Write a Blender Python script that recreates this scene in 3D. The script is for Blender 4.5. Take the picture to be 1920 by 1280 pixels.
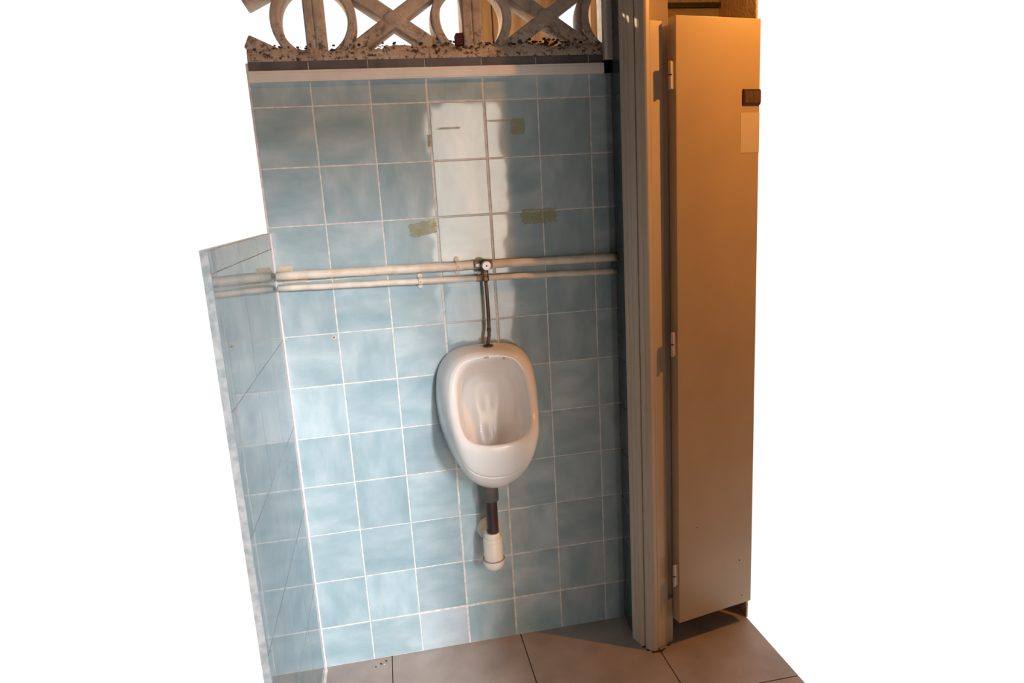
import bpy, bmesh, math, random
from mathutils import Vector, Matrix, noise
random.seed(7)
S = bpy.context.scene
for o in list(bpy.data.objects): bpy.data.objects.remove(o, do_unlink=True)
COL = S.collection
PI = math.pi

# ------------------------------------------------------------ camera
cd = bpy.data.cameras.new('camera'); cam = bpy.data.objects.new('camera', cd); COL.objects.link(cam)
cd.sensor_width = 36.0; cd.sensor_fit = 'HORIZONTAL'; cd.lens = 36.0 * 1281.586 / 1920.0
cam.location = (0.1472, -1.9558, 1.3967); cam.rotation_mode = 'XYZ'
cam.rotation_euler = (1.3609, 0.0568, -0.1888); cd.clip_start = 0.02
S.camera = cam
# ------------------------------------------------------------ exposure, sky, lights
S.view_settings.view_transform = 'Standard'; S.view_settings.look = 'None'
S.view_settings.exposure = 0.0; S.view_settings.gamma = 1.0; S.view_settings.use_curve_mapping = False
w = bpy.data.worlds.new('sky'); S.world = w; w.use_nodes = True
bg = w.node_tree.nodes['Background']; bg.inputs[0].default_value = (1.0, 1.0, 1.0, 1); bg.inputs[1].default_value = 1.02

def area(name, loc, rot, sx, sy, col, radiance):
    l = bpy.data.lights.new(name, 'AREA'); l.shape = 'RECTANGLE'; l.size = sx; l.size_y = sy
    l.color = col; l.energy = radiance * PI * sx * sy
    o = bpy.data.objects.new(name, l); COL.objects.link(o); o.location = loc; o.rotation_euler = rot
    return o
# warm sunlit yard front seen through the doorway at the far end
area('daylight', (1.60, -8.0, 1.48), (PI/2, 0, 0), 1.36, 2.35, (1.0, 0.84, 0.70), 11.0)
area('daylight_low', (1.60, -8.0, -1.0), (PI/2, 0, 0), 1.36, 2.60, (1.0, 0.92, 0.92), 5.0)
# bright patch of open sky above the yard, the light that reaches the urinal wall under the door head
area('skylight', (2.53, -8.0, 3.80), (math.radians(74), 0, 0), 0.70, 2.0, (0.95, 0.97, 1.0), 206.0)
# warm low sun outdoors, raking through the pierced blocks from behind
sl = bpy.data.lights.new('sun', 'SUN'); sl.energy = 4.0; sl.color = (1.0, 0.70, 0.42); sl.angle = 0.01
so = bpy.data.objects.new('sun', sl); COL.objects.link(so); so.location = (-3, 5, 4)
so.rotation_euler = Vector((0.62, -0.70, -0.36)).to_track_quat('-Z', 'Y').to_euler()
# warm bulb over the stall door
bl = bpy.data.lights.new('bulb', 'POINT'); bl.energy = 52; bl.color = (1.0, 0.38, 0.065); bl.shadow_soft_size = 0.02
bo = bpy.data.objects.new('bulb', bl); COL.objects.link(bo); bo.location = (1.75, -0.72, 2.27)
b2 = bpy.data.lights.new('door_top_fill', 'POINT'); b2.energy = 0.7; b2.color = (1.0, 0.60, 0.17); b2.shadow_soft_size = 0.015  # added fill light for the bright spot at the top of the door
b2o = bpy.data.objects.new('door_top_fill', b2); COL.objects.link(b2o); b2o.location = (1.165, -0.235, 1.955)

# ------------------------------------------------------------ material helpers
def newmat(name):
    m = bpy.data.materials.new(name); m.use_nodes = True
    nt = m.node_tree; return m, nt, nt.nodes['Principled BSDF']
def N(nt, t, **k):
    n = nt.nodes.new(t)
    for a, b in k.items():
        if hasattr(n, a): setattr(n, a, b)
        else: n.inputs[a].default_value = b
    return n
def ramp(nt, stops):
    r = nt.nodes.new('ShaderNodeValToRGB'); cr = r.color_ramp
    while len(cr.elements) < len(stops): cr.elements.new(0.5)
    for e, (p, c) in zip(cr.elements, stops): e.position = p; e.color = (*c, 1)
    return r
def simple(name, c1, c2, scale=20, rough=0.5, spec=0.5, metal=0, bump=0.0, detail=4, lo=0.35, hi=0.65, coat=0, stretch=None, bscale=None):
    m, nt, p = newmat(name)
    tc = N(nt, 'ShaderNodeTexCoord'); mp = N(nt, 'ShaderNodeMapping')
    if stretch: mp.inputs['Scale'].default_value = stretch
    n = N(nt, 'ShaderNodeTexNoise', Scale=scale, Detail=detail)
    nt.links.new(tc.outputs['Object'], mp.inputs[0]); nt.links.new(mp.outputs[0], n.inputs['Vector'])
    r = ramp(nt, [(lo, c1), (hi, c2)]); nt.links.new(n.outputs[0], r.inputs[0]); nt.links.new(r.outputs[0], p.inputs['Base Color'])
    p.inputs['Roughness'].default_value = rough; p.inputs['Metallic'].default_value = metal
    p.inputs['Specular IOR Level'].default_value = spec; p.inputs['Coat Weight'].default_value = coat
    if bump:
        n2 = N(nt, 'ShaderNodeTexNoise', Scale=bscale or scale, Detail=5); nt.links.new(mp.outputs[0], n2.inputs['Vector'])
        b = N(nt, 'ShaderNodeBump', Strength=1.0, Distance=bump); nt.links.new(n2.outputs[0], b.inputs['Height']); nt.links.new(b.outputs[0], p.inputs['Normal'])
    return m
def tile_mat(name, cs, spec, rough=0.06, bump=0.0006):
    """mottled watery blue glaze, the cloud pattern shifted and turned for every tile"""
    m, nt, p = newmat(name); L = nt.links.new
    geo = N(nt, 'ShaderNodeNewGeometry'); tc = N(nt, 'ShaderNodeTexCoord')
    mul = N(nt, 'ShaderNodeMath', operation='MULTIPLY'); mul.inputs[1].default_value = 37.0
    L(geo.outputs['Random Per Island'], mul.inputs[0])
    add = N(nt, 'ShaderNodeVectorMath', operation='ADD'); L(tc.outputs['Object'], add.inputs[0]); L(mul.outputs[0], add.inputs[1])
    gt = N(nt, 'ShaderNodeMath', operation='GREATER_THAN'); gt.inputs[1].default_value = 0.5; L(geo.outputs['Random Per Island'], gt.inputs[0])
    m1 = N(nt, 'ShaderNodeMapping'); m1.inputs['Scale'].default_value = (7, 7, 15); L(add.outputs[0], m1.inputs[0])
    m2 = N(nt, 'ShaderNodeMapping'); m2.inputs['Scale'].default_value = (15, 7, 7); L(add.outputs[0], m2.inputs[0])
    mx = N(nt, 'ShaderNodeMix', data_type='VECTOR'); L(gt.outputs[0], mx.inputs[0]); L(m1.outputs[0], mx.inputs[4]); L(m2.outputs[0], mx.inputs[5])
    n = N(nt, 'ShaderNodeTexNoise', Scale=1.0, Detail=4, Roughness=0.55, Distortion=0.15); L(mx.outputs[1], n.inputs['Vector'])
    r = ramp(nt, [(0.28, cs[0]), (0.50, cs[1]), (0.72, cs[2])]); L(n.outputs[0], r.inputs[0])
    hv = N(nt, 'ShaderNodeHueSaturation')
    mr = N(nt, 'ShaderNodeMapRange'); mr.inputs[3].default_value = 0.92; mr.inputs[4].default_value = 1.09
    wn = N(nt, 'ShaderNodeTexWhiteNoise', noise_dimensions='1D'); L(mul.outputs[0], wn.inputs['W']); L(wn.outputs['Value'], mr.inputs[0]); L(mr.outputs[0], hv.inputs['Value'])
    L(r.outputs[0], hv.inputs['Color']); L(hv.outputs[0], p.inputs['Base Color'])
    p.inputs['Roughness'].default_value = rough; p.inputs['Specular IOR Level'].default_value = spec
    n2 = N(nt, 'ShaderNodeTexNoise', Scale=14.0, Detail=1.0); L(add.outputs[0], n2.inputs['Vector'])
    b = N(nt, 'ShaderNodeBump', Strength=1.0, Distance=bump); L(n2.outputs[0], b.inputs['Height']); L(b.outputs[0], p.inputs['Normal'])
    return m

M = {}
M['tile'] = tile_mat('glazed_blue_tile', [(0.30, 0.43, 0.48), (0.40, 0.52, 0.565), (0.53, 0.63, 0.67)], 0.42)
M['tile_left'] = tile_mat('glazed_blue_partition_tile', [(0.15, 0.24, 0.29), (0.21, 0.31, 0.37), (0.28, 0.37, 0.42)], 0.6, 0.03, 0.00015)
M['grout'] = simple('cream_grout', (0.68, 0.64, 0.60), (0.90, 0.88, 0.86), 60, 0.8)
M['grout_dark'] = simple('grey_grout', (0.30, 0.33, 0.34), (0.48, 0.48, 0.47), 60, 0.8)
M['floor'] = simple('beige_floor_tile', (0.40, 0.34, 0.30), (0.50, 0.43, 0.39), 9, 0.42, 0.35, bump=0.0006, bscale=60, detail=8)
M['floor_joint'] = simple('brown_floor_joint', (0.06, 0.04, 0.035), (0.12, 0.08, 0.07), 30, 0.9)
M['dark_wall'] = simple('dim_plaster', (0.055, 0.05, 0.047), (0.08, 0.072, 0.068), 6, 0.9, 0.1)
M['ceramic'] = simple('white_ceramic', (0.86, 0.825, 0.785), (0.89, 0.855, 0.82), 6, 0.15, 0.26)
M['pipe'] = simple('cream_pipe_paint', (0.74, 0.62, 0.49), (0.88, 0.79, 0.68), 30, 0.45, 0.4, bump=0.0006, bscale=90, lo=0.3, hi=0.6)
M['pvc'] = simple('cream_plastic', (0.92, 0.83, 0.70), (0.95, 0.87, 0.76), 15, 0.4)
M['trunk'] = simple('offwhite_trunking', (0.88, 0.83, 0.77), (0.93, 0.89, 0.84), 25, 0.25)
M['rubber'] = simple('grey_rubber', (0.10, 0.085, 0.08), (0.14, 0.12, 0.11), 25, 0.55)
M['brown'] = simple('brown_pipe_plastic', (0.045, 0.022, 0.022), (0.07, 0.035, 0.033), 20, 0.4)
M['chrome'] = simple('chrome', (0.85, 0.85, 0.85), (0.95, 0.95, 0.95), 10, 0.35, 0.5, metal=1)
M['chrome_cap'] = simple('polished_cap', (0.92, 0.92, 0.92), (0.98, 0.98, 0.98), 10, 0.25, 0.6)
M['copper'] = simple('tarnished_copper', (0.09, 0.055, 0.04), (0.24, 0.15, 0.105), 40, 0.45, 0.4, metal=0.3, stretch=(1, 1, 0.3))
M['brass'] = simple('dirty_brass', (0.03, 0.018, 0.010), (0.20, 0.13, 0.07), 90, 0.4, 0.5, metal=0.6)
M['sleeve'] = simple('dirty_pipe_paint', (0.16, 0.10, 0.07), (0.50, 0.38, 0.28), 60, 0.5, 0.3)
M['rust'] = simple('rust_stain', (0.10, 0.04, 0.015), (0.28, 0.13, 0.06), 120, 0.8)
M['black'] = simple('black_gap', (0.006, 0.005, 0.005), (0.012, 0.01, 0.01), 20, 0.9, 0.1)
M['wood'] = simple('grey_beige_painted_wood', (0.70, 0.60, 0.46), (0.80, 0.70, 0.56), 14, 0.3, 0.5, bump=0.0005, bscale=30, stretch=(1, 1, 0.12))
M['door'] = simple('beige_door_paint', (0.62, 0.47, 0.29), (0.68, 0.52, 0.33), 5, 0.33, 0.45, bump=0.0003, bscale=40)
M['stall'] = simple('orange_brown_stall_tile', (0.66, 0.42, 0.22), (0.78, 0.52, 0.30), 12, 0.12, 0.6, bump=0.012, bscale=90)
M['rail'] = simple('dark_timber', (0.035, 0.015, 0.008), (0.06, 0.03, 0.015), 12, 0.6)
M['residue'] = simple('olive_tape_residue', (0.46, 0.42, 0.18), (0.56, 0.53, 0.29), 160, 0.55, 0.3)
for mm in [M['residue']]:
    nt = mm.node_tree; p = nt.nodes['Principled BSDF']; tc = nt.nodes.new('ShaderNodeTexCoord'); nn = N(nt, 'ShaderNodeTexNoise', Scale=60.0, Detail=4); nt.links.new(tc.outputs['Object'], nn.inputs['Vector'])
    mr = N(nt, 'ShaderNodeMapRange'); mr.inputs[1].default_value = 0.3; mr.inputs[2].default_value = 0.7; mr.inputs[3].default_value = 0.14; mr.inputs[4].default_value = 0.42
    nt.links.new(nn.outputs[0], mr.inputs[0]); nt.links.new(mr.outputs[0], p.inputs['Alpha'])
M['filler'] = simple('cream_filler', (0.66, 0.52, 0.36), (0.80, 0.68, 0.52), 50, 0.8, 0.2, bump=0.001)
M['paper'] = simple('paper_notice', (0.72, 0.62, 0.46), (0.76, 0.66, 0.50), 8, 0.7)
M['grey_mark'] = simple('grey_print', (0.30, 0.27, 0.25), (0.36, 0.33, 0.30), 40, 0.4)
M['timber'] = simple('weathered_orange_timber', (0.30, 0.14, 0.05), (0.62, 0.36, 0.15), 25, 0.8, stretch=(1, 1, 0.1))
M['brick'] = simple('red_brick', (0.13, 0.035, 0.02), (0.20, 0.06, 0.035), 40, 0.9)
M['dirt'] = simple('dark_dirt', (0.035, 0.022, 0.016), (0.22, 0.155, 0.12), 90, 0.95, 0.1, lo=0.42, hi=0.72)
def block_mat():
    m, nt, p = newmat('weathered_concrete_block'); L = nt.links.new
    tc = N(nt, 'ShaderNodeTexCoord')
    n = N(nt, 'ShaderNodeTexNoise', Scale=16.0, Detail=6, Roughness=0.65); L(tc.outputs['Object'], n.inputs['Vector'])
    r = ramp(nt, [(0.3, (0.40, 0.32, 0.26)), (0.6, (0.66, 0.55, 0.45))]); L(n.outputs[0], r.inputs[0])
    n2 = N(nt, 'ShaderNodeTexNoise', Scale=70.0, Detail=6, Roughness=0.7); L(tc.outputs['Object'], n2.inputs['Vector'])
    r2 = ramp(nt, [(0.40, (0.0, 0, 0)), (0.50, (1, 1, 1))]); L(n2.outputs[0], r2.inputs[0])
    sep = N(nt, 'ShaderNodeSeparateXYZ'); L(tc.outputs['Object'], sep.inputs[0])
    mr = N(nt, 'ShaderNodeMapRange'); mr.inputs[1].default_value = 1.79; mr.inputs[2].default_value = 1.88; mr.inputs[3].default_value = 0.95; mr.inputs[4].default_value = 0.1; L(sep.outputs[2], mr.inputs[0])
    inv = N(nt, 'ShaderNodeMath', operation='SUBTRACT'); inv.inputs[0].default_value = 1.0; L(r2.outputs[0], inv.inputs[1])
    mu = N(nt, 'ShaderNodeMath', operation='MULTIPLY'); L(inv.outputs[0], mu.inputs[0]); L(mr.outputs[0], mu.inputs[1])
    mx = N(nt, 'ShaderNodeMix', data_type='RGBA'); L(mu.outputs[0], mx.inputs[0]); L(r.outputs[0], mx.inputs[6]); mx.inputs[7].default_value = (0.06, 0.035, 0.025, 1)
    L(mx.outputs[2], p.inputs['Base Color']); p.inputs['Roughness'].default_value = 0.95; p.inputs['Specular IOR Level'].default_value = 0.1
    b = N(nt, 'ShaderNodeBump', Strength=1.0, Distance=0.004); L(n2.outputs[0], b.inputs['Height']); L(b.outputs[0], p.inputs['Normal'])
    return m
M['block'] = block_mat()

# ------------------------------------------------------------ mesh helpers
def obj(name, bm, mats, parent=None, smooth=False, bevel=0.0, subd=0, bseg=2, angle=40):
    bmesh.ops.recalc_face_normals(bm, faces=bm.faces[:])
    me = bpy.data.meshes.new(name); bm.to_mesh(me); bm.free()
    if not isinstance(mats, (list, tuple)): mats = [mats]
    for mt in mats: me.materials.append(mt)
    o = bpy.data.objects.new(name, me); COL.objects.link(o)
    if parent: o.parent = parent
    if smooth:
        for p in me.polygons: p.use_smooth = True
    if bevel:
        b = o.modifiers.new('bevel', 'BEVEL'); b.width = bevel; b.segments = bseg; b.limit_method = 'ANGLE'; b.angle_limit = math.radians(angle)
    if subd:
        s = o.modifiers.new('subd', 'SUBSURF'); s.levels = subd; s.render_levels = subd
    return o
def empty(name, loc, rz=0, parent=None):
    o = bpy.data.objects.new(name, None); COL.objects.link(o); o.location = loc; o.rotation_euler = (0, 0, rz); o.empty_display_size = 0.05
    if parent: o.parent = parent
    return o
def tag(o, label=None, cat=None, group=None, kind=None):
    if label: o['label'] = label
    if cat: o['category'] = cat
    if group: o['group'] = group
    if kind: o['kind'] = kind
    return o
def box(bm, x0, y0, z0, x1, y1, z1, mi=0):
    vs = [bm.verts.new(c) for c in ((x0,y0,z0),(x1,y0,z0),(x1,y1,z0),(x0,y1,z0),(x0,y0,z1),(x1,y0,z1),(x1,y1,z1),(x0,y1,z1))]
    for f in ((0,1,2,3),(4,5,6,7),(0,1,5,4),(1,2,6,5),(2,3,7,6),(3,0,4,7)):
        fc = bm.faces.new([vs[i] for i in f]); fc.material_index = mi
    return vs
def prism(bm, pts, a0, a1, axis='z', mi=0):
    def P(u, v, a): return {'z': (u, v, a), 'y': (u, a, v), 'x': (a, u, v)}[axis]
    lo = [bm.verts.new(P(u, v, a0)) for u, v in pts]; hi = [bm.verts.new(P(u, v, a1)) for u, v in pts]
    n = len(pts)
    for f in [lo, hi] + [[lo[i], lo[(i+1) % n], hi[(i+1) % n], hi[i]] for i in range(n)]:
        fc = bm.faces.new(f); fc.material_index = mi
def tube(bm, path, r, n=20, caps=True, mi=0):
    path = [Vector(p) for p in path]; rings = []
    rr = r if isinstance(r, (list, tuple)) else [r] * len(path)
    up0 = None
    for i, p in enumerate(path):
        d = (path[min(i+1, len(path)-1)] - path[max(i-1, 0)]).normalized()
        if up0 is None: up0 = Vector((0, 0, 1)) if abs(d.z) < 0.9 else Vector((0, 1, 0))
        s = d.cross(up0).normalized(); u = s.cross(d).normalized()
        rings.append([bm.verts.new(p + (s*math.cos(2*PI*k/n) + u*math.sin(2*PI*k/n)) * rr[i]) for k in range(n)])
    for a, b in zip(rings, rings[1:]):
        for k in range(n):
            f = bm.faces.new((a[k], a[(k+1) % n], b[(k+1) % n], b[k])); f.material_index = mi
    if caps: bm.faces.new(rings[0]); bm.faces.new(rings[-1])
def lathe(bm, prof, c, axis='z', n=36):
    rings = []
    for r, h in prof:
        ring = []
        for k in range(n):
            a = 2*PI*k/n; u, v = r*math.cos(a), r*math.sin(a)
            p = {'z': (u, v, h), 'y': (u, h, v), 'x': (h, u, v)}[axis]
            ring.append(bm.verts.new(Vector(c) + Vector(p)))
        rings.append(ring)
    for a, b in zip(rings, rings[1:]):
        for k in range(n): bm.faces.new((a[k], a[(k+1) % n], b[(k+1) % n], b[k]))
    bm.faces.new(rings[0]); bm.faces.new(rings[-1])
def tile(bm, u0, u1, v0, v1, place, t=0.0030, ch=0.0012, tilt=0.0, mi=0):
    """one glazed tile with a softened edge; place(u, v, d) maps wall coords to space, d = height above the grout bed"""
    uc, vc = (u0+u1)/2, (v0+v1)/2
    ta, tb = random.uniform(-tilt, tilt), random.uniform(-tilt, tilt)
    def D(u, v, d): return d + ta*(u-uc) + tb*(v-vc)
    rs = []
    for e, d in ((0, -0.001), (0, t - ch*0.7), (ch*0.4, t - ch*0.2), (ch*1.3, t)):
        rs.append([bm.verts.new(place(u, v, D(u, v, d))) for u, v in ((u0+e, v0+e), (u1-e, v0+e), (u1-e, v1-e), (u0+e, v1-e))])
    for a, b in zip(rs, rs[1:]):
        for k in range(4): f = bm.faces.new((a[k], a[(k+1) % 4], b[(k+1) % 4], b[k])); f.material_index = mi
    f = bm.faces.new(rs[-1]); f.material_index = mi
    f = bm.faces.new(rs[0]); f.material_index = mi

# ------------------------------------------------------------ room shell
struct = lambda o, lab: tag(o, lab, None, None, 'structure')
# floor: big tiles with dark joints
bm = bmesh.new()
def place_f(u, v, d): return (u, v, d - 0.004)
xs = [-0.150, 0.054, 0.469, 0.870, 1.206]
ys = [0.11, -0.40, -0.62]
j = 0.0016
for a, b in zip(xs, xs[1:]):
    for c, d in zip(ys, ys[1:]):
        tile(bm, a+j if a > -0.149 else a, b-j if b < 1.2 else b, d+j, c-j if c < 0.1 else c, place_f, 0.004, 0.001, 0.0)
xs2 = [-1.40, -0.99, -0.58, -0.16, 0.054, 0.469, 0.87, 1.28, 1.69, 2.10, 2.6]
ys2 = [-0.62, -1.03, -1.44, -1.85, -2.2]
for a, b in zip(xs2, xs2[1:]):
    for c, d in zip(ys2, ys2[1:]): tile(bm, a+j, b-j, d+j, c-j, place_f, 0.004, 0.001, 0.0)
nf = len(bm.faces)
box(bm, -0.150, -0.62, -0.06, 1.206, 0.11, -0.0035, 1); box(bm, -1.40, ys2[-1], -0.06, 2.6, -0.62, -0.0035, 1); box(bm, -1.40, -0.62, -0.06, -0.165, -0.12, -0.0005, 0)
struct(obj('floor', bm, [M['floor'], M['floor_joint']]), 'beige square floor tiles with thin dark joints')

# back wall: 15 cm blue tiles with cream grout
T = 0.1522
colx = [-0.150, 0.0, 0.1523, 0.3030, 0.4567, 0.6087, 0.7603, 0.825]
rowz = [0.0, 0.1335, 0.2874, 0.4421, 0.5958, 0.7457, 0.8969, 1.0468, 1.1985, 1.3495, 1.5027, 1.6574, 1.7455, 1.767]
GY = 0.0030
def place_b(u, v, d): return (u, GY - d, v)
bm = bmesh.new()
for i, (a, b) in enumerate(zip(colx, colx[1:])):
    for k, (c, d) in enumerate(zip(rowz, rowz[1:])):
        gx = 0.0019; gz0 = gz1 = 0.0018
        ga = (0.0030 if i in (3, 4) else gx) if k < 12 else 0.001; gb = (0.0030 if i in (2, 3) else gx) if k < 12 else 0.001      # wide joints either side of the middle column
        if k == 0: gz1 = 0.0046 if i in (2, 3) else 0.0030
        if k == 1 and i in (2, 3, 4, 5): gz0 = 0.003
        if k in (3, 7): gz0 *= 0.6
        if k == 12: gz0, gz1 = 0.0, -0.003
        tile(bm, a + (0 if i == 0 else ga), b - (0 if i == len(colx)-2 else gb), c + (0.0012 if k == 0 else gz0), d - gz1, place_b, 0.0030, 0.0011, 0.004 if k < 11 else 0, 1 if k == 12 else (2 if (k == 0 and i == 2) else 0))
M['tile_pale'] = tile_mat('pale_replacement_tile', [(0.46, 0.55, 0.60), (0.54, 0.62, 0.67), (0.62, 0.69, 0.72)], 0.42)
M['tile_shaded'] = tile_mat('shaded_strip_tile', [(0.10, 0.095, 0.10), (0.14, 0.13, 0.14), (0.19, 0.175, 0.18)], 0.2, 0.3)  # shade above the trunking, put into the tile colour
tiles_b = obj('wall_back', bm, [M['tile'], M['tile_shaded'], M['tile_pale']])
struct(tiles_b, 'blue glazed square tiles on the back wall')
bm = bmesh.new(); box(bm, -0.156, GY - 0.0018, 0, 0.935, 0.10, 1.767)
obj('grout', bm, M['grout'], tiles_b)
# lintel above the block window and the unseen shell, side and yard walls added to block light
bm = bmesh.new(); box(bm, -1.40, 0.0, 2.19, 2.6, 0.12, 2.45); struct(obj('trim_1', bm, M['dark_wall']), 'plaster lintel above the block window')
bm = bmesh.new(); box(bm, -1.5, -2.2, 2.45, 2.7, 0.12, 2.53); struct(obj('ceiling', bm, M['dark_wall']), 'dim plaster ceiling')
bm = bmesh.new(); box(bm, -1.5, -2.2, 0, -1.40, 0.12, 2.45); struct(obj('wall_left_blocker', bm, M['dark_wall']), 'added dark side wall on the left, blocks stray sky light')  # unseen blocker, keeps the white sky off the tiles from the left
bm = bmesh.new(); box(bm, 0.90, -2.2, 0, 2.7, -2.1, 2.45); box(bm, -1.5, -2.2, 0, 0.15, -2.1, 2.45); box(bm, 0.15, -2.2, 1.93, 0.90, -2.1, 2.45); struct(obj('wall_front', bm, M['dark_wall']), 'dim plaster wall beside the entrance')
bm = bmesh.new(); box(bm, 2.6, -2.1, 0, 2.7, 0.0, 2.45); struct(obj('wall_right_blocker', bm, M['dark_wall']), 'added dark side wall beyond the stall, blocks stray sky light')  # unseen blocker on the right, added against the open sky
bm = bmesh.new(); box(bm, -3.0, -7.98, -3.0, 0.92, -7.9, 5.0); struct(obj('wall_yard_blocker', bm, M['dark_wall']), 'added dark wall beside the daylight panels, hides the white sky')  # added dark sheet, keeps reflections left of the daylight panels dark

# left tiled partition (taller tiles), its cap and corner strip
PH = 1.335
bm = bmesh.new()
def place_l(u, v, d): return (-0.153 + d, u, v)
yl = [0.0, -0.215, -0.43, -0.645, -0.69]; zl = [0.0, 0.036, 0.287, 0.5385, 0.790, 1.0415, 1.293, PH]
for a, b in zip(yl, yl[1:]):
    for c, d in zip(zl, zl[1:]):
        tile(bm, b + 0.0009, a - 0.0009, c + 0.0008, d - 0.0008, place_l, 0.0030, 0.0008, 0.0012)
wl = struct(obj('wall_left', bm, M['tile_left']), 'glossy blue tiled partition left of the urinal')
bm = bmesh.new(); box(bm, -0.165, -0.69, 0, -0.1513, 0.0, PH); obj('grout', bm, M['grout_dark'], wl)
bm = bmesh.new(); box(bm, -0.1505, -0.0060, 0.0, -0.1450, -0.0005, PH)
struct(obj('trim_2', bm, M['trunk_w'] if 'trunk_w' in M else simple('white_plastic_strip', (0.80, 0.74, 0.72), (0.88, 0.84, 0.82), 20, 0.35), bevel=0.0015), 'white plastic corner strip')
bm = bmesh.new(); prism(bm, [(-0.1499, 0.0), (-0.1430, 0.0), (-0.1499, 0.007)], -0.62, -0.008, 'y')
struct(obj('trim_3', bm, M['grout']), 'white sealant bead along the floor')

# right return wall: short dark blue tiled stub
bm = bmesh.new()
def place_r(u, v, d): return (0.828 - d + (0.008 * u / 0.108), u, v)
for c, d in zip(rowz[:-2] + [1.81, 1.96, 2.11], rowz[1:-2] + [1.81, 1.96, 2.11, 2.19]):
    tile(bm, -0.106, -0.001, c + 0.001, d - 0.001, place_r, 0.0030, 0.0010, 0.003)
M['tile_dark'] = tile_mat('glazed_tile_darkened', [(0.05, 0.08, 0.10), (0.07, 0.105, 0.13), (0.10, 0.13, 0.155)], 0.3)  # blue glaze darkened for this return, the darkness is in the colour
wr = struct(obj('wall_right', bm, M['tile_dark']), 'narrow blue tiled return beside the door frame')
bm = bmesh.new(); prism(bm, [(0.8275, 0.0), (0.8195, -0.106), (0.93, -0.106), (0.93, 0.12), (0.8275, 0.12)], 0, 2.45); obj('grout', bm, M['grout_dark'], wr)

# ------------------------------------------------------------ pierced block window
win = empty('window_1', (0, 0, 1.767)); struct(win, 'pierced concrete block window above the tiles')
def arc_pts(cx, cz, r0, r1, a0, a1, n=22):
    o = [(cx + r1*math.cos(a0+(a1-a0)*k/n), cz + r1*math.sin(a0+(a1-a0)*k/n)) for k in range(n+1)]
    i = [(cx + r0*math.cos(a0+(a1-a0)*k/n), cz + r0*math.sin(a0+(a1-a0)*k/n)) for k in range(n, -1, -1)]
    return o + i
def strip(bm, outer_inner, y0, y1, n):
    # quad strip extruded: outer list then reversed inner
    m = len(outer_inner) // 2
    o = outer_inner[:m]; i = outer_inner[m:][::-1]
    cols = [[bm.verts.new((p[0], y, p[1])) for p, y in ((o[k], y0), (i[k], y0), (i[k], y1), (o[k], y1))] for k in range(m)]
    for a, b in zip(cols, cols[1:]):
        for k in range(4): bm.faces.new((a[k], a[(k+1) % 4], b[(k+1) % 4], b[k]))
    bm.faces.new(cols[0]); bm.faces.new(cols[-1])
YB0, YB1 = 0.012, 0.105
PER = 0.4165; X0 = 0.0245; HB = 0.2
def block(xl, zb):
    bm = bmesh.new(); xr = xl + PER; cz = zb + 0.1
    bw = 0.0262
    xa = max(xl, -0.15)
    def clip_arc(cx, a0, a1):
        strip(bm, arc_pts(cx, cz, 0.087, 0.110, a0, a1), YB0 + 0.004, YB1 - 0.002, 22)
    box(bm, xl, YB0, zb, xl + bw, YB1, zb + HB); box(bm, xr - bw, YB0, zb, xr, YB1, zb + HB)
    box(bm, xl, YB0, zb, xr, YB1, zb + 0.012); box(bm, xl, YB0, zb + HB - 0.012, xr, YB1, zb + HB)
    clip_arc(xl, -PI/2 + 0.02, PI/2 - 0.02); clip_arc(xr, PI/2 + 0.02, 3*PI/2 - 0.02)
    cx = (xl + xr) / 2
    for sgn in (1, -1):
        a = Vector((cx - 0.128, cz - 0.086 * sgn)); b = Vector((cx + 0.128, cz + 0.086 * sgn)); d = (b - a).normalized(); nn = Vector((-d.y, d.x)) * 0.0175
        prism(bm, [tuple(a - nn), tuple(b - nn), tuple(b + nn), tuple(a + nn)], YB0 + (0.007 if sgn > 0 else 0.009), YB1 - 0.005, 'y')
    # rough worn hub
    prism(bm, [(cx + 0.03*math.cos(q*PI/4+.39)*random.uniform(.8, 1.1), cz + 0.024*math.sin(q*PI/4+.39)*random.uniform(.8, 1.1)) for q in range(8)], YB0 + 0.005, YB1 - 0.01, 'y')
    o = obj('breeze_block', bm, M['block'], win, bevel=0.004, angle=50)
    o.location = (0, 0, -1.767)
    return o
def half_block(zb):   # cut left end: bar half and left half of the ring
    bm = bmesh.new(); xr = X0; cz = zb + 0.1
    box(bm, xr - 0.024, YB0, zb, xr, YB1, zb + HB); box(bm, -0.15, YB0, zb, xr, YB1, zb + 0.012); box(bm, -0.15, YB0, zb + HB - 0.012, xr, YB1, zb + HB)
    strip(bm, arc_pts(xr, cz, 0.087, 0.110, PI/2 + .02, 3*PI/2 - .02), YB0 + 0.004, YB1 - 0.002, 22)
    for sgn in (1, -1):
        a = Vector((-0.15, cz + 0.050*sgn)); b = Vector((-0.068, cz + 0.090*sgn)); d = (b - a).normalized(); nn = Vector((-d.y, d.x)) * 0.0175
        prism(bm, [tuple(a - nn), tuple(b - nn), tuple(b + nn), tuple(a + nn)], YB0 + 0.007, YB1 - 0.005, 'y')
    o = obj('breeze_block', bm, M['block'], win, bevel=0.004, angle=50); o.location = (0, 0, -1.767)
for zb in (1.775, 1.982):
    half_block(zb)
    for q in range(2): block(X0 + PER*q, zb)
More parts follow.
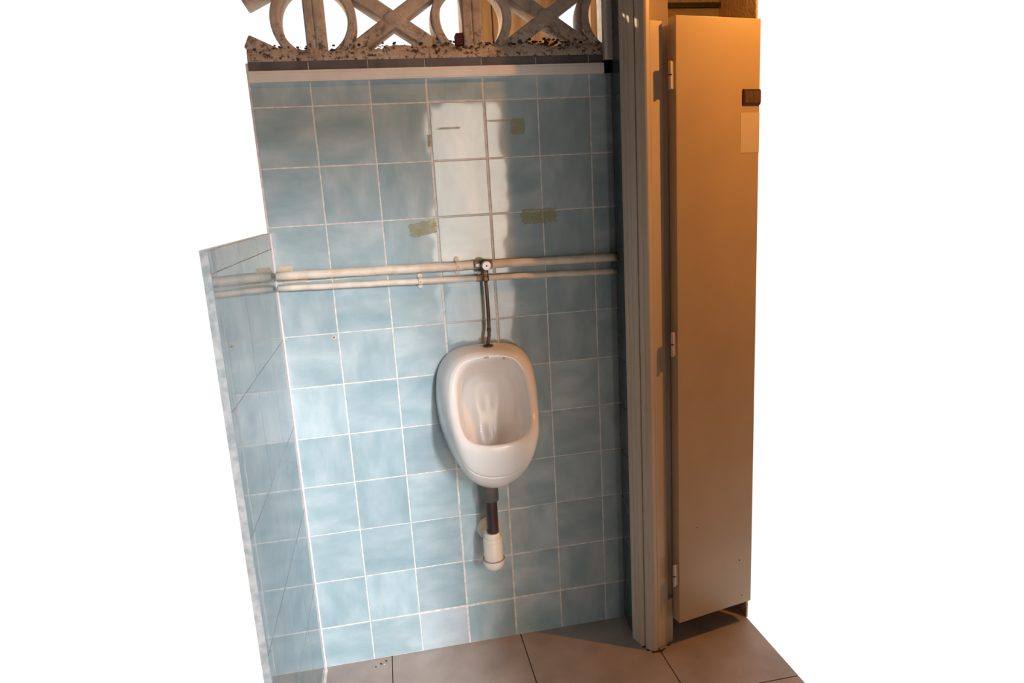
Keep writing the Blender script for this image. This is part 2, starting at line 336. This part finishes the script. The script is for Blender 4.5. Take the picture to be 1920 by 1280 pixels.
# crumbling mortar bed heaped against the foot of the blocks
bm = bmesh.new(); nx = 240; xs_ = [-0.15 + (0.975)*k/nx for k in range(nx+1)]; prof = []
for x in xs_:
    n1 = noise.noise(Vector((x*24, 0.3, 0))); n2 = noise.noise(Vector((x*90, 5.0, 0)))
    near = min(abs(x - X0 - PER*q) for q in range(3))
    top = 1.802 + 0.010*n1 + 0.006*n2
    row = [(x, 0.001, 1.7675), (x, 0.001 + 0.0012*n2, 1.778 + 0.002*n2), (x, 0.004 + 0.002*n1, 1.788 + 0.003*n2), (x, 0.009, 1.797 + 0.004*n1 + 0.003*n2), (x, 0.014, top), (x, 0.04, top + 0.004*n2), (x, 0.08, top + 0.006*n1), (x, 0.106, top - 0.004), (x, 0.11, 1.7675)]
    prof.append([bm.verts.new(c) for c in row])
for a, b in zip(prof, prof[1:]):
    for k in range(len(a)): bm.faces.new((a[k], a[(k+1) % len(a)], b[(k+1) % len(a)], b[k]))
bm.faces.new(prof[0]); bm.faces.new(prof[-1])
o = obj('mortar_bed', bm, M['block'], win); o.location = (0, 0, -1.767)
bm = bmesh.new()
for q in range(420):
    x = random.uniform(-0.14, 0.80); y = random.uniform(0.006, 0.09); z = 1.803 + random.uniform(-0.004, 0.012) - max(0, 0.02 - y)*0.6
    hp = max(math.exp(-((x-c_)/0.022)**2) for c_ in (0.355, 0.47, 0.60, 0.66, 0.76)); z += 0.014*hp*random.random(); r = random.uniform(0.0012, 0.0040) + 0.0035*hp*random.random(); m4 = Matrix.Translation((x, y, z)) @ Matrix.Rotation(random.random()*3, 4, 'X') @ Matrix.Diagonal((1.4, 1, .8, 1))
    bmesh.ops.create_icosphere(bm, subdivisions=1, radius=r, matrix=m4)
o = obj('loose_dirt', bm, M['dirt'], win); o['kind'] = 'stuff'; o.location = (0, 0, -1.767)
# things standing outdoors behind the blocks
bm = bmesh.new(); prism(bm, [(0.508, 0.30), (0.545, 0.30), (0.545, 0.34), (0.508, 0.34)], 0, 2.6); prism(bm, [(0.549, 0.305), (0.578, 0.305), (0.578, 0.34), (0.549, 0.34)], 0, 2.6)
tag(obj('timber_post', bm, M['timber'], bevel=0.004), 'weathered orange timber post outside, seen through the pierced blocks above the valve', 'post')
for pts_, lab in (([(.617, 2.16), (.823, 2.16), (.813, 1.935), (.621, 2.042)], 'broad upper orange board outside behind the right-hand pierced block'),
                  ([(.620, 2.028), (.813, 1.920), (.811, 1.80), (.612, 1.80)], 'lower orange board outside behind the right-hand pierced block, below the slanted gap')):
    bm = bmesh.new(); prism(bm, pts_, 0.50, 0.522, 'y'); tag(obj('timber_board', bm, M['timber'], bevel=0.002), lab, 'board', 'boards outside the pierced blocks')
bm = bmesh.new(); prism(bm, [(0.885, 0.50), (0.913, 0.50), (0.913, 0.53), (0.885, 0.53)], 0, 2.6); tag(obj('timber_post', bm, M['timber'], bevel=0.004), 'thin orange timber post outside, left of the last ring of the pierced blocks', 'post')
bm = bmesh.new(); prism(bm, [(0.932, 0.50), (0.974, 0.50), (0.974, 0.54), (0.932, 0.54)], 0, 2.6); tag(obj('timber_post', bm, M['timber'], bevel=0.004), 'orange timber post outside beside the vertical trunking', 'post')
bm = bmesh.new(); box(bm, -0.013, -0.02, 0, 0.013, 0.02, 0.032)
bmesh.ops.subdivide_edges(bm, edges=bm.edges[:], cuts=3, use_grid_fill=True)
for v in bm.verts: v.co += Vector((noise.noise(v.co*90), noise.noise(v.co*90+Vector((9,0,0))), noise.noise(v.co*90+Vector((0,9,0))))) * 0.0035
o = obj('brick_fragment', bm, M['brick']); o.location = (0.408, 0.045, 1.806); tag(o, 'dark red brick fragment wedged at the foot of the middle block upright', 'brick')

# ------------------------------------------------------------ cable trunking
bm = bmesh.new(); box(bm, -0.150, -0.016, 1.7175, 0.800, 0.0006, 1.7455); box(bm, -0.150, -0.0175, 1.7205, 0.800, -0.015, 1.7395)
tag(obj('cable_trunking', bm, M['trunk'], bevel=0.0012), 'long horizontal off-white cable trunking along the top of the blue tiles', 'trunking')
v = empty('cable_trunking', (0.8125, -0.012, 1.752)); tag(v, 'short vertical grey-white cable trunking in the corner by the door frame', 'trunking')
bm = bmesh.new(); box(bm, -0.0125, -0.012, 0.0, 0.0115, 0.009, 0.60); obj('trunk_cover', bm, M['trunk'], v, bevel=0.0015)
bm = bmesh.new(); box(bm, -0.0115, -0.006, -0.033, 0.0105, 0.009, 0.0); o = obj('open_end', bm, M['black'], v); o['label'] = 'black open end below the trunking'

# ------------------------------------------------------------ tape residue and filler on the wall
def patch(name, x, z, w_, h_, mat, seed, label, y=-0.0008, ragged=0.35, rot=0):
    rnd = random.Random(seed); n = 36; pts = []
    for k in range(n):
        a = 2*PI*k/n; c, s_ = math.cos(a), math.sin(a)
        sq = 1/max(abs(c), abs(s_)); r = (1 + (sq-1)*0.95) * (1 - ragged*rnd.random()*0.45)
        u, v_ = c*r*w_/2, s_*r*h_/2
        pts.append((u*math.cos(rot)-v_*math.sin(rot), u*math.sin(rot)+v_*math.cos(rot)))
    bm = bmesh.new(); prism(bm, pts, 0.0, -0.0005, 'y'); o = obj(name, bm, mat); o.location = (x, y, z)
    tag(o, label, 'tape residue' if mat is M['residue'] else 'filler')
    return o
patch('tape_residue', 0.262, 1.321, 0.088, 0.044, M['residue'], 3, 'olive tape residue patch left of the bright tile column, above the pipes', ragged=0.5, rot=0.12)
patch('tape_residue', 0.597, 1.336, 0.115, 0.046, M['residue'], 5, 'wide olive tape residue patch on the right, above the pipes', ragged=0.4)
patch('tape_residue', 0.548, 1.585, 0.042, 0.046, M['residue'], 8, 'square olive tape residue patch high on the right of the wall', ragged=0.3)
patch('tape_residue', 0.492, 1.603, 0.075, 0.006, M['residue'], 9, 'thin olive tape line joining the square residue patch', ragged=0.6)
patch('tape_residue', 0.355, 1.588, 0.075, 0.0065, M['residue'], 11, 'thin dark olive streak across the brightest upper tile', ragged=0.7)
patch('tape_residue', 0.299, 1.557, 0.013, 0.036, M['residue'], 12, 'small upright olive tape residue on the joint of the upper tiles', ragged=0.5)
patch('wall_filler', -0.121, 1.228, 0.045, 0.034, M['filler'], 14, 'cream filler lump around the left end of the upper pipe', ragged=0.4)
patch('wall_filler', -0.098, 1.2015, 0.075, 0.009, M['filler'], 15, 'thin cream filler smear under the upper pipe at the left', ragged=0.6)
# plugged screw hole
sp = empty('wall_plug', (-0.0125, 0, 1.035)); tag(sp, 'small round white wall plug with a rusty screw hole', 'wall plug')
bm = bmesh.new(); lathe(bm, [(0.0062, 0.0), (0.0062, -0.0006), (0.0052, -0.0010)], (0, 0, 0), 'y', 20); obj('plug_rim', bm, M['filler'], sp)
bm = bmesh.new(); lathe(bm, [(0.0028, -0.0008), (0.0028, -0.0014), (0.001, -0.0022)], (0, 0, 0), 'y', 12); o = obj('screw_head', bm, M['rust'], sp); o['label'] = 'rusty screw head'

# ------------------------------------------------------------ the two pipes
PY = -0.021
UA, UB = Vector((-0.1435, PY, 1.2200)), Vector((0.8185, PY, 1.2025))
LA, LB = Vector((-0.1435, PY+0.002, 1.1865)), Vector((0.8185, PY+0.002, 1.1610))
def lerp(a, b, x): return a + (b - a) * ((x - a.x) / (b.x - a.x))
def wob(a, b, n, amp):
    return [a.lerp(b, k/n) + Vector((0, 0, amp*math.sin(k*2.1+a.z*9)*(0 < k < n))) for k in range(n+1)]
XV = 0.4225
up = empty('water_pipe', tuple(UA)); tag(up, 'upper, thicker cream painted water pipe running across the blue tiles', 'pipe')
bm = bmesh.new(); tube(bm, [p - UA for p in wob(UA, UB, 24, 0.0006)], 0.0118, 24); obj('pipe_run', bm, M['pipe'], up, smooth=True)
lp = empty('water_pipe', tuple(LA)); tag(lp, 'lower, thinner cream painted water pipe running across the blue tiles', 'pipe')
bm = bmesh.new(); tube(bm, [p - LA for p in wob(LA, LB, 24, 0.0005)], 0.0083, 20); obj('pipe_run', bm, M['pipe'], lp, smooth=True)
# old solder sleeves on both pipes near the valve
for (A, B, r, root, x0, x1) in ((UA, UB, 0.0137, up, 0.3935, 0.448), (LA, LB, 0.0100, lp, 0.400, 0.436)):
    bm = bmesh.new(); p0, p1 = lerp(A, B, x0) - A, lerp(A, B, x1) - A
    tube(bm, [p0, p0.lerp(p1, .08), p0.lerp(p1, .1), p0.lerp(p1, .9), p0.lerp(p1, .92), p1], [r*.93, r, r*.97, r*.97, r, r*.93], 24)
    o = obj('solder_sleeve', bm, M['sleeve'], root, smooth=True); o['label'] = 'tarnished brown sleeve'
def clip(x, A, B, r, label):
    c = lerp(A, B, x); e = empty('pipe_clip', (c.x, -0.0002, c.z)); tag(e, label, 'pipe clip', None)
    bm = bmesh.new(); n = 18; yc = PY; wv = 0.0105; out = []
    prof = [(-0.0, 0.0)]
    pr = []
    for k in range(n+1):
        a = -PI/2 + PI*k/n
        pr.append((yc - (r+0.0014)*math.cos(a), (r+0.0014)*math.sin(a)))
    pr = [(-0.0035, -(r+0.0014)), ] + pr + [(-0.0035, (r+0.0014))]
    inn = [(y*1.0 + 0.0018*(1 if abs(z) < r else 0) , z*0.88) for y, z in pr]
    for k in range(len(pr)-1):
        prism(bm, [pr[k], pr[k+1], inn[k+1], inn[k]], -wv/2, wv/2, 'x')
    obj('strap', bm, M['pipe'], e, smooth=False)
    for s in (1, -1):
        bm = bmesh.new(); lathe(bm, [(0.0076, 0.0), (0.0076, -0.0035), (0.0062, -0.0050)], (0, 0, s*(r+0.0062)), 'y', 20); obj('lug', bm, M['pipe'], e)
    bm = bmesh.new(); lathe(bm, [(0.0016, 0), (0.0013, -0.0012)], (0.0005, PY-r-0.0010, -0.0005), 'y', 10); obj('screw', bm, M['rust'], e)
clip(0.349, UA, UB, 0.0118, 'dark-edged cream clip on the upper pipe beside the valve')
clip(0.241, LA, LB, 0.0083, 'cream clip with two lugs on the lower pipe')

# ------------------------------------------------------------ valve and flush pipe
zu = lerp(UA, UB, XV).z; zl_ = lerp(LA, LB, XV).z
va = empty('flush_valve', (XV, PY, zu)); tag(va, 'round chrome push valve where the flush pipe leaves the upper pipe', 'valve')
bm = bmesh.new(); lathe(bm, [(0.012, -0.008), (0.0155, -0.012), (0.0155, -0.022), (0.0125, -0.026), (0.0125, -0.040), (0.0142, -0.042), (0.0142, -0.05), (0.011, -0.052)], (0, 0, 0.001), 'y', 30)
obj('valve_body', bm, M['brass'], va, smooth=False, bevel=0.0006)
bm = bmesh.new(); lathe(bm, [(0.010, -0.050), (0.0125, -0.052), (0.0128, -0.060), (0.0122, -0.0625), (0.0105, -0.0635)], (0, 0, 0.002), 'y', 36); o = obj('push_button', bm, M['chrome_cap'], va, smooth=False); o['label'] = 'bright chrome button'
bm = bmesh.new(); lathe(bm, [(0.0022, -0.0630), (0.0020, -0.0642)], (0, 0, 0.002), 'y', 14); obj('button_dot', bm, M['black'], va)
bm = bmesh.new(); lathe(bm, [(0.0045, 0.0), (0.0050, -0.004), (0.0050, -0.012), (0.0035, -0.014)], (-0.004, -0.028, 0.002), 'x', 16); o = obj('side_screw', bm, M['chrome_cap'], va); o.location = (-0.0085, 0, 0)
bm = bmesh.new(); lathe(bm, [(0.0075, 0), (0.0085, -0.002), (0.0085, -0.012), (0.007, -0.014), (0.007, -0.018), (0.0095, -0.019), (0.0095, -0.030), (0.0075, -0.032)], (0.0, -0.030, -0.012), 'z', 6); obj('outlet_nut', bm, M['brass'], va)
bm = bmesh.new(); lathe(bm, [(0.0048, 0), (0.0055, -0.003), (0.0055, -0.008), (0.004, -0.010)], (-0.0155, -0.018, -0.014), 'z', 12); obj('bleed_screw', bm, M['chrome'], va)
fp = empty('flush_pipe', (XV, PY-0.030, zu-0.040)); tag(fp, 'thin tarnished copper flush pipe dropping from the valve into the urinal', 'pipe')
HX, HY, HZ = 0.4165, -0.052, 0.972
z0 = zu - 0.040; base = Vector((XV, PY-0.030, z0))
path = [Vector((XV, PY-0.030, z0)), Vector((XV+0.0008, PY-0.030, z0-0.04)), Vector((XV+0.0012, -0.0505, z0-0.10)), Vector((XV-0.001, -0.052, z0-0.16)), Vector((HX+.0005, HY, HZ+0.02)), Vector((HX, HY, HZ-0.012))]
bm = bmesh.new(); tube(bm, [p - base for p in path], 0.0052, 18); obj('pipe_run', bm, M['copper'], fp, smooth=True)
bm = bmesh.new(); lathe(bm, [(0.0056, 0.0), (0.0063, 0.002), (0.0063, 0.008), (0.0056, 0.010)], tuple(path[3] - base + Vector((0.0006, 0, 0.012))), 'z', 16); obj('joint_ring', bm, M['brass'], fp)

# ------------------------------------------------------------ urinal
UX = 0.4065
ring_keys = [
 # outline against the wall
 [(0,.975,.001),(.055,.973,.001),(.103,.957,.001),(.134,.917,.001),(.146,.86,.001),(.147,.80,.001),(.139,.735,.001),(.116,.668,.001),(.083,.608,.001),(.045,.571,.001),(0,.560,.001)],
 [(0,.981,.012),(.056,.979,.012),(.105,.962,.012),(.136,.920,.012),(.148,.862,.012),(.149,.80,.012),(.141,.734,.012),(.118,.666,.012),(.085,.606,.012),(.046,.568,.012),(0,.557,.012)],
 [(0,.979,.055),(.055,.977,.055),(.103,.960,.055),(.133,.918,.058),(.144,.862,.062),(.145,.80,.070),(.138,.735,.080),(.117,.667,.088),(.084,.608,.092),(.045,.572,.094),(0,.561,.094)],
 [(0,.976,.084),(.052,.973,.084),(.096,.955,.086),(.123,.916,.092),(.133,.862,.104),(.1345,.803,.120),(.129,.740,.138),(.110,.676,.146),(.080,.622,.148),(.042,.590,.142),(0,.578,.140)],
 [(0,.973,.094),(.050,.970,.094),(.090,.952,.097),(.115,.914,.103),(.1255,.862,.118),(.128,.806,.140),(.124,.749,.162),(.107,.692,.174),(.079,.642,.176),(.042,.614,.172),(0,.604,.170)],
 [(0,.9715,.0955),(.0495,.9685,.0955),(.089,.9505,.0985),(.1138,.9132,.1045),(.1243,.862,.120),(.1270,.8066,.1425),(.1235,.7515,.1665),(.1075,.6985,.1805),(.0805,.6515,.1835),(.043,.6255,.1805),(0,.6165,.179)],
 [(0,.968,.101),(.048,.965,.101),(.086,.948,.104),(.110,.911,.110),(.120,.861,.126),(.1225,.810,.149),(.1205,.760,.178),(.107,.716,.197),(.082,.676,.203),(.045,.655,.203),(0,.648,.202)],
 [(0,.961,.104),(.0465,.958,.104),(.083,.942,.107),(.106,.907,.113),(.115,.860,.130),(.1175,.812,.154),(.1165,.773,.184),(.105,.744,.207),(.079,.725,.219),(.043,.716,.224),(0,.713,.2255)],
 [(0,.954,.104),(.045,.951,.104),(.080,.935,.107),(.101,.902,.115),(.1095,.858,.132),(.1115,.815,.155),(.1095,.783,.182),(.097,.757,.205),(.073,.743,.217),(.039,.7365,.223),(0,.735,.225)],
 [(0,.947,.100),(.0425,.944,.100),(.075,.928,.103),(.095,.898,.110),(.1025,.856,.127),(.1045,.817,.150),(.1025,.787,.176),(.0905,.763,.197),(.068,.750,.209),(.036,.743,.2155),(0,.7415,.2175)],
 [(0,.941,.092),(.041,.938,.092),(.071,.921,.094),(.090,.894,.100),(.0975,.855,.116),(.0995,.817,.139),(.098,.786,.164),(.087,.760,.186),(.065,.744,.198),(.034,.736,.2045),(0,.734,.2065)],
 [(0,.918,.062),(.038,.914,.062),(.065,.900,.064),(.082,.875,.068),(.090,.842,.080),(.092,.805,.100),(.090,.765,.124),(.080,.732,.145),(.059,.708,.160),(.031,.695,.167),(0,.691,.169)],
 [(0,.903,.045),(.036,.899,.045),(.061,.885,.046),(.077,.862,.050),(.084,.832,.060),(.086,.795,.075),(.084,.750,.098),(.075,.712,.118),(.055,.685,.132),(.029,.670,.139),(0,.665,.141)],
 [(0,.892,.030),(.030,.889,.030),(.053,.876,.031),(.068,.854,.034),(.075,.824,.040),(.077,.785,.050),(.075,.738,.068),(.066,.694,.084),(.048,.662,.096),(.025,.646,.103),(0,.641,.105)],
 [(0,.862,.022),(.018,.860,.022),(.033,.850,.0225),(.043,.834,.024),(.048,.81,.027),(.049,.775,.033),(.047,.73,.044),(.041,.69,.056),(.030,.66,.066),(.016,.645,.072),(0,.640,.074)],
]
def cr(p0, p1, p2, p3, t):
    return tuple(0.5*((2*b) + (-a+c)*t + (2*a-5*b+4*c-d)*t*t + (-a+3*b-3*c+d)*t**3) for a, b, c, d in zip(p0, p1, p2, p3))
def mixring(a, b, t, inset):
    out = []
    for k, (p, q) in enumerate(zip(a, b)):
        f = max(0.0, min(1.0, (k - 6.2) / 1.6)); out.append((p[0]+(q[0]-p[0])*t, p[1]+(q[1]-p[1])*t, p[2]+(q[2]-p[2])*t - inset*f))
    return out
ra, rb = ring_keys[5], ring_keys[6]
ring_keys[6:6] = [mixring(ra, rb, .44, 0), mixring(ra, rb, .49, .0032), mixring(ra, rb, .53, .0032), mixring(ra, rb, .58, 0)]
# shallow ledge inside the bowl
i11 = len(ring_keys) - 4
ring_keys[i11] = [(w_*0.97, z, d) for w_, z, d in ring_keys[i11]]
led = [(w_*0.955, z + (0.004 if k > 6 else -0.004), d - 0.006) for k, (w_, z, d) in enumerate(ring_keys[i11])]
ring_keys.insert(i11 + 1, led)
# broader rim face, opening a little tighter than the crest
for ri in range(len(ring_keys)):
    if ri >= 12:
        ring_keys[ri] = [(w_*(0.955 if ri in (12, 13) else 0.95), z, d) for w_, z, d in ring_keys[ri]]
bm = bmesh.new(); SUB = 4; rings = []
for keys in ring_keys:
    full = [(w_, z, d) for w_, z, d in keys] + [(-w_, z, d) for w_, z, d in keys[-2:0:-1]]
    n = len(full); ring = []
    for k in range(n):
        for s in range(SUB):
            x, z, d = cr(full[(k-1) % n], full[k], full[(k+1) % n], full[(k+2) % n], s/SUB)
            ring.append(bm.verts.new((x, -d, z - 0.56)))
    rings.append(ring)
for a, b in zip(rings, rings[1:]):
    for k in range(len(a)): bm.faces.new((a[k], a[(k+1) % len(a)], b[(k+1) % len(a)], b[k]))
bm.faces.new(rings[0])
cv = bm.verts.new((0, -0.036, 0.762 - 0.56))
for k in range(len(rings[-1])): bm.faces.new((rings[-1][k], rings[-1][(k+1) % len(rings[-1])], cv))
ur = empty('urinal', (UX, 0, 0.56)); tag(ur, 'white ceramic wall urinal hanging on the blue tiled wall', 'urinal')
obj('bowl', bm, M['ceramic'], ur, smooth=True, subd=2)
# inlet collar, maker's mark, drain grating
bm = bmesh.new(); lathe(bm, [(0.0150, -0.0015), (0.0150, 0.0012), (0.0128, 0.0026), (0.0075, 0.0026), (0.0075, -0.001)], (HX-UX, HY, 0.9800-0.56), 'z', 30); o = obj('inlet_collar', bm, M['copper'], ur, smooth=False); o['label'] = 'brown stained inlet collar'
bm = bmesh.new()
gl = [[(0,0,.3,5),(0,4,2,5),(0,2.2,2,3),(1.6,0,2,2.4)], [(3,0,3.6,5),(3,4.3,5.2,5),(3,0,5.2,.7),(4.8,0,5.4,5)], [(6.2,0,6.9,5),(6.2,4.3,8.4,5),(6.2,0,8.4,.7)], [(9.2,0,9.8,5),(9.2,4.3,11.4,5),(11,0,11.6,5),(9.2,2,11.4,2.7)]]
for g in gl:
    for a, b, c, d in g:
        c = max(c, a + .6); box(bm, (a-6)*0.0011, -0.0004, (b-2.5)*0.0009, (c-6)*0.0011, 0.0004, (d-2.5)*0.0009)
o = obj('maker_mark', bm, M['grey_mark'], ur); o.location = (-0.004, -0.1046, 0.954 - 0.56 + 0.004); o.rotation_euler = (0.15, 0, 0); o['label'] = 'small faded grey printed mark'
bm = bmesh.new(); lathe(bm, [(0.003, 0.0), (0.0026, -0.001)], (0, 0, 0), 'y', 12); o = obj('chip', bm, M['grey_mark'], ur); o.location = (0.045, -0.1068, 0.951-0.56); o['label'] = 'tiny grey chip'

# ------------------------------------------------------------ waste pipe and bottle trap
DX, DY = 0.390, -0.088
wp = empty('waste_pipe', (DX, DY, 0.42)); tag(wp, 'dark brown waste pipe between the urinal and the cream trap', 'pipe')
bm = bmesh.new(); lathe(bm, [(0.0165, 0.172), (0.0232, 0.172), (0.0236, 0.108), (0.0228, 0.103), (0.0185, 0.1015)], (0, 0, 0), 'z'); o = obj('coupling', bm, M['rubber'], wp, smooth=False); o['label'] = 'grey rubber coupling'
for p in o.data.polygons: p.use_smooth = True
o.modifiers.new('es', 'EDGE_SPLIT').split_angle = 0.7
bm = bmesh.new(); lathe(bm, [(0.0175, 0.13), (0.0172, -0.012)], (0, 0, 0), 'z'); o = obj('pipe_run', bm, M['brown'], wp, smooth=True); o.modifiers.new('es', 'EDGE_SPLIT').split_angle = 0.7
tr = empty('bottle_trap', (DX-0.003, DY, 0.30)); tag(tr, 'cream plastic bottle trap at the foot of the brown waste pipe', 'trap')
def sm(o):
    for p in o.data.polygons: p.use_smooth = True
    o.modifiers.new('es', 'EDGE_SPLIT').split_angle = 0.6
bm = bmesh.new(); lathe(bm, [(0.0178, 0.120), (0.0236, 0.1215), (0.0242, 0.118), (0.0242, 0.106), (0.0225, 0.104)], (0, 0, 0), 'z'); sm(obj('collar', bm, M['pvc'], tr))
bm = bmesh.new(); lathe(bm, [(0.020, 0.1052), (0.0262, 0.104), (0.0285, 0.098), (0.0288, 0.092), (0.0272, 0.090), (0.0285, 0.088), (0.0290, 0.040), (0.0285, 0.032), (0.027, 0.030)], (0, 0, 0), 'z'); sm(obj('trap_body', bm, M['pvc'], tr))
bm = bmesh.new(); lathe(bm, [(0.0292, 0.0345), (0.0318, 0.0335), (0.0322, 0.029), (0.0316, 0.020), (0.0262, 0.008), (0.0180, 0.0015), (0.006, 0.0)], (0, 0, 0), 'z'); sm(obj('bottom_cap', bm, M['pvc'], tr))
bm = bmesh.new(); lathe(bm, [(0.0290, 0.0342), (0.0326, 0.0362), (0.0326, 0.0335), (0.0300, 0.0325)], (0, 0, 0), 'z'); o = obj('seal_ring', bm, simple('brown_seal', (0.30, 0.19, 0.11), (0.42, 0.28, 0.18), 30, 0.5), tr); sm(o)
bm = bmesh.new(); tube(bm, [(0, 0.0, 0.078), (0, 0.03, 0.078), (0.0, 0.088, 0.078)], 0.019, 24); sm(obj('outlet_pipe', bm, M['pvc'], tr))
bm = bmesh.new(); lathe(bm, [(0.019, 0.068), (0.027, 0.070), (0.0345, 0.080), (0.0365, 0.087), (0.019, 0.0876)], (0.0, 0, 0.090), 'y', 40); sm(obj('wall_flange', bm, M['pvc'], tr))

# ------------------------------------------------------------ door casing, jamb, stile
fr = empty('door_frame', (0.87, -0.15, 0)); tag(fr, 'grey-beige moulded timber door frame with chipped foot between tiles and door', 'door frame')
def P2(pts): return [(x-0.87, y+0.15) for x, y in pts]
def foot(bm, zmin=0.02, amp=0.012, only=None):
    for v_ in bm.verts:
        if v_.co.z < 0.001: v_.co.z = 0.001 + abs(noise.noise(Vector((v_.co.x*160, v_.co.y*160, 3)))) * amp
bm = bmesh.new()
prism(bm, P2([(0.8195, -0.1065), (0.8120, -0.108), (0.8105, -0.114), (0.8125, -0.121), (0.8165, -0.126), (0.8155, -0.132), (0.8175, -0.139), (0.8215, -0.1445), (0.8205, -0.151), (0.8225, -0.157), (0.8275, -0.1625), (0.8330, -0.1625), (0.845, -0.135), (0.845, -0.1065)]), 0, 2.45)
obj('casing', bm, M['wood'], fr, bevel=0.0012, angle=25)
bm = bmesh.new()
prism(bm, P2([(0.8345, -0.1640), (0.8322, -0.1715), (0.8345, -0.1795), (0.8385, -0.1855), (0.8425, -0.1875), (0.8465, -0.1935), (0.8530, -0.1955), (0.8640, -0.1925), (0.8680, -0.1250), (0.9330, -0.1480), (0.9330, -0.1065), (0.8345, -0.1065)]), 0, 2.45)
obj('jamb', bm, M['wood'], fr, bevel=0.0015, angle=25)
bm = bmesh.new(); prism(bm, P2([(0.8670, -0.1845), (0.8920, -0.1775), (0.9060, -0.1730), (0.9080, -0.1500), (0.869, -0.158)]), 0.0, 1.815)
obj('stile', bm, M['wood'], fr, bevel=0.002, angle=25)
bm = bmesh.new(); prism(bm, P2([(0.9040, -0.1680), (0.9270, -0.1610), (0.9290, -0.1500), (0.9040, -0.1520)]), 0.0, 0.15); obj('inner_stop', bm, M['wood'], fr, bevel=0.002)
bm = bmesh.new()
for (x, y, r) in ((0.848, -0.197, 0.006), (0.86, -0.1975, 0.005), (0.872, -0.196, 0.007), (0.885, -0.1905, 0.004), (0.829, -0.165, 0.005), (0.835, -0.184, 0.005), (0.905, -0.178, 0.004)):
    m4 = Matrix.Translation((x-0.87, y+0.15, 0.001)) @ Matrix.Diagonal((1.2, 0.7, 0.45, 1)); bmesh.ops.create_icosphere(bm, subdivisions=2, radius=r, matrix=m4)
o = obj('chipped_foot', bm, M['rail'], fr); o['label'] = 'dark dirt at the chipped foot'

# ------------------------------------------------------------ door leaf
AZ = math.radians(10.94)
dr = empty('stall_door', (0.9310, -0.2000, 0), AZ); tag(dr, 'plain cream stall door lit orange from above, standing clear of the floor', 'door')
DL = 0.272
bm = bmesh.new(); box(bm, 0, 0, 0.0865, DL, 0.034, 1.8225); obj('door_leaf', bm, M['door'], dr, bevel=0.0015)
for (s_, z, r) in ((0.066, 0.39, 0.0022), (0.225, 0.24, 0.0022), (0.236, 0.115, 0.002)):
    bm = bmesh.new(); lathe(bm, [(r, 0.0002), (r*.9, -0.0006)], (s_, 0, z), 'y', 10); obj('scuff', bm, M['rail'], dr)
bm = bmesh.new(); box(bm, 0.2140, -0.004, 1.6020, DL, 0.0, 1.6430); pl = obj('latch_plate', bm, M['rail'], dr, bevel=0.001); pl['label'] = 'dark framed brown latch plate'
bm = bmesh.new(); box(bm, 0.2190, -0.0052, 1.6070, DL, -0.004, 1.6380); obj('indicator', bm, M['copper'], pl)
bm = bmesh.new(); box(bm, 0.2085, -0.0006, 1.4760, DL, 0.0, 1.5820); o = obj('paper_notice', bm, M['paper'], dr); o['label'] = 'pale blank paper notice'
for z in (1.678, 0.965, 0.250):
    hg = empty('hinge', (-0.0160, 0.0020, z), 0, dr)
    for a, b in ((0.001, 0.034), (-0.034, -0.001)):
        bm = bmesh.new(); lathe(bm, [(0.0034, a), (0.0044, a+0.0012), (0.0044, b-0.0012), (0.0034, b)], (0, 0, 0), 'z', 18); obj('knuckle', bm, M['wood'], hg)
    bm = bmesh.new(); box(bm, 0.002, 0.003, -0.034, 0.0165, 0.0045, 0.034); obj('hinge_leaf', bm, M['wood'], hg)
    bm = bmesh.new(); lathe(bm, [(0.0044, -0.0016), (0.0052, 0), (0.0044, 0.0016)], (0, 0, 0), 'z', 14); obj('rust_ring', bm, M['rail'], hg)

# stall behind the door
bm = bmesh.new(); box(bm, 0.93, 0.10, 0, 1.2045, 0.12, 2.45); struct(obj('wall_stall_back', bm, M['stall']), 'orange-brown glazed wall inside the stall')
bm = bmesh.new(); box(bm, 1.2045, -0.110, 0, 1.2100, 0.12, 2.45); struct(obj('wall_stall_blocker', bm, M['stall']), 'added orange-brown side wall closing the stall against sky light')  # added to stop sky light flooding the stall and the door gap
bm = bmesh.new(); box(bm, 0.9335, 0.088, 1.9125, 1.2035, 0.10, 1.9255); struct(obj('trim_4', bm, M['rail']), 'dark timber rail high on the stall wall')

# ------------------------------------------------------------ crumbs on the floor by the wall
for q, (x, y, r, lab) in enumerate(((0.030, -0.035, 0.0022, 'pale crumb lying on the floor beside the left floor joint'), (0.020, -0.030, 0.0024, 'dark crumb just left of the pale crumb on the floor'), (0.036, -0.020, 0.0024, 'dark crumb nearest the wall beside the left floor joint'), (0.004, -0.040, 0.002, 'dark crumb furthest left on the floor'))):
    bm = bmesh.new(); bmesh.ops.create_icosphere(bm, subdivisions=2, radius=r, matrix=Matrix.Diagonal((1.5, 1, .6, 1)))
    for v_ in bm.verts: v_.co *= 1 + 0.3*noise.noise(v_.co*600 + Vector((q, 0, 0)))
    o = obj('crumb', bm, M['paper'] if q == 0 else M['rail']); o.location = (x, y, r*0.5); tag(o, lab, 'crumb', 'crumbs on the floor by the wall')

# repeats share a group
for o in list(COL.objects):
    if o.parent: continue
    g = {'tape_residue': 'tape residue marks on the upper wall', 'pipe_clip': 'clips holding the water pipes', 'water_pipe': 'water pipes across the wall', 'cable_trunking': 'cable trunking around the window', 'timber_post': 'timber posts outside the pierced blocks', 'wall_filler': 'filler smears around the pipe end'}.get(o.name.split('.')[0])
    if g: o['group'] = g
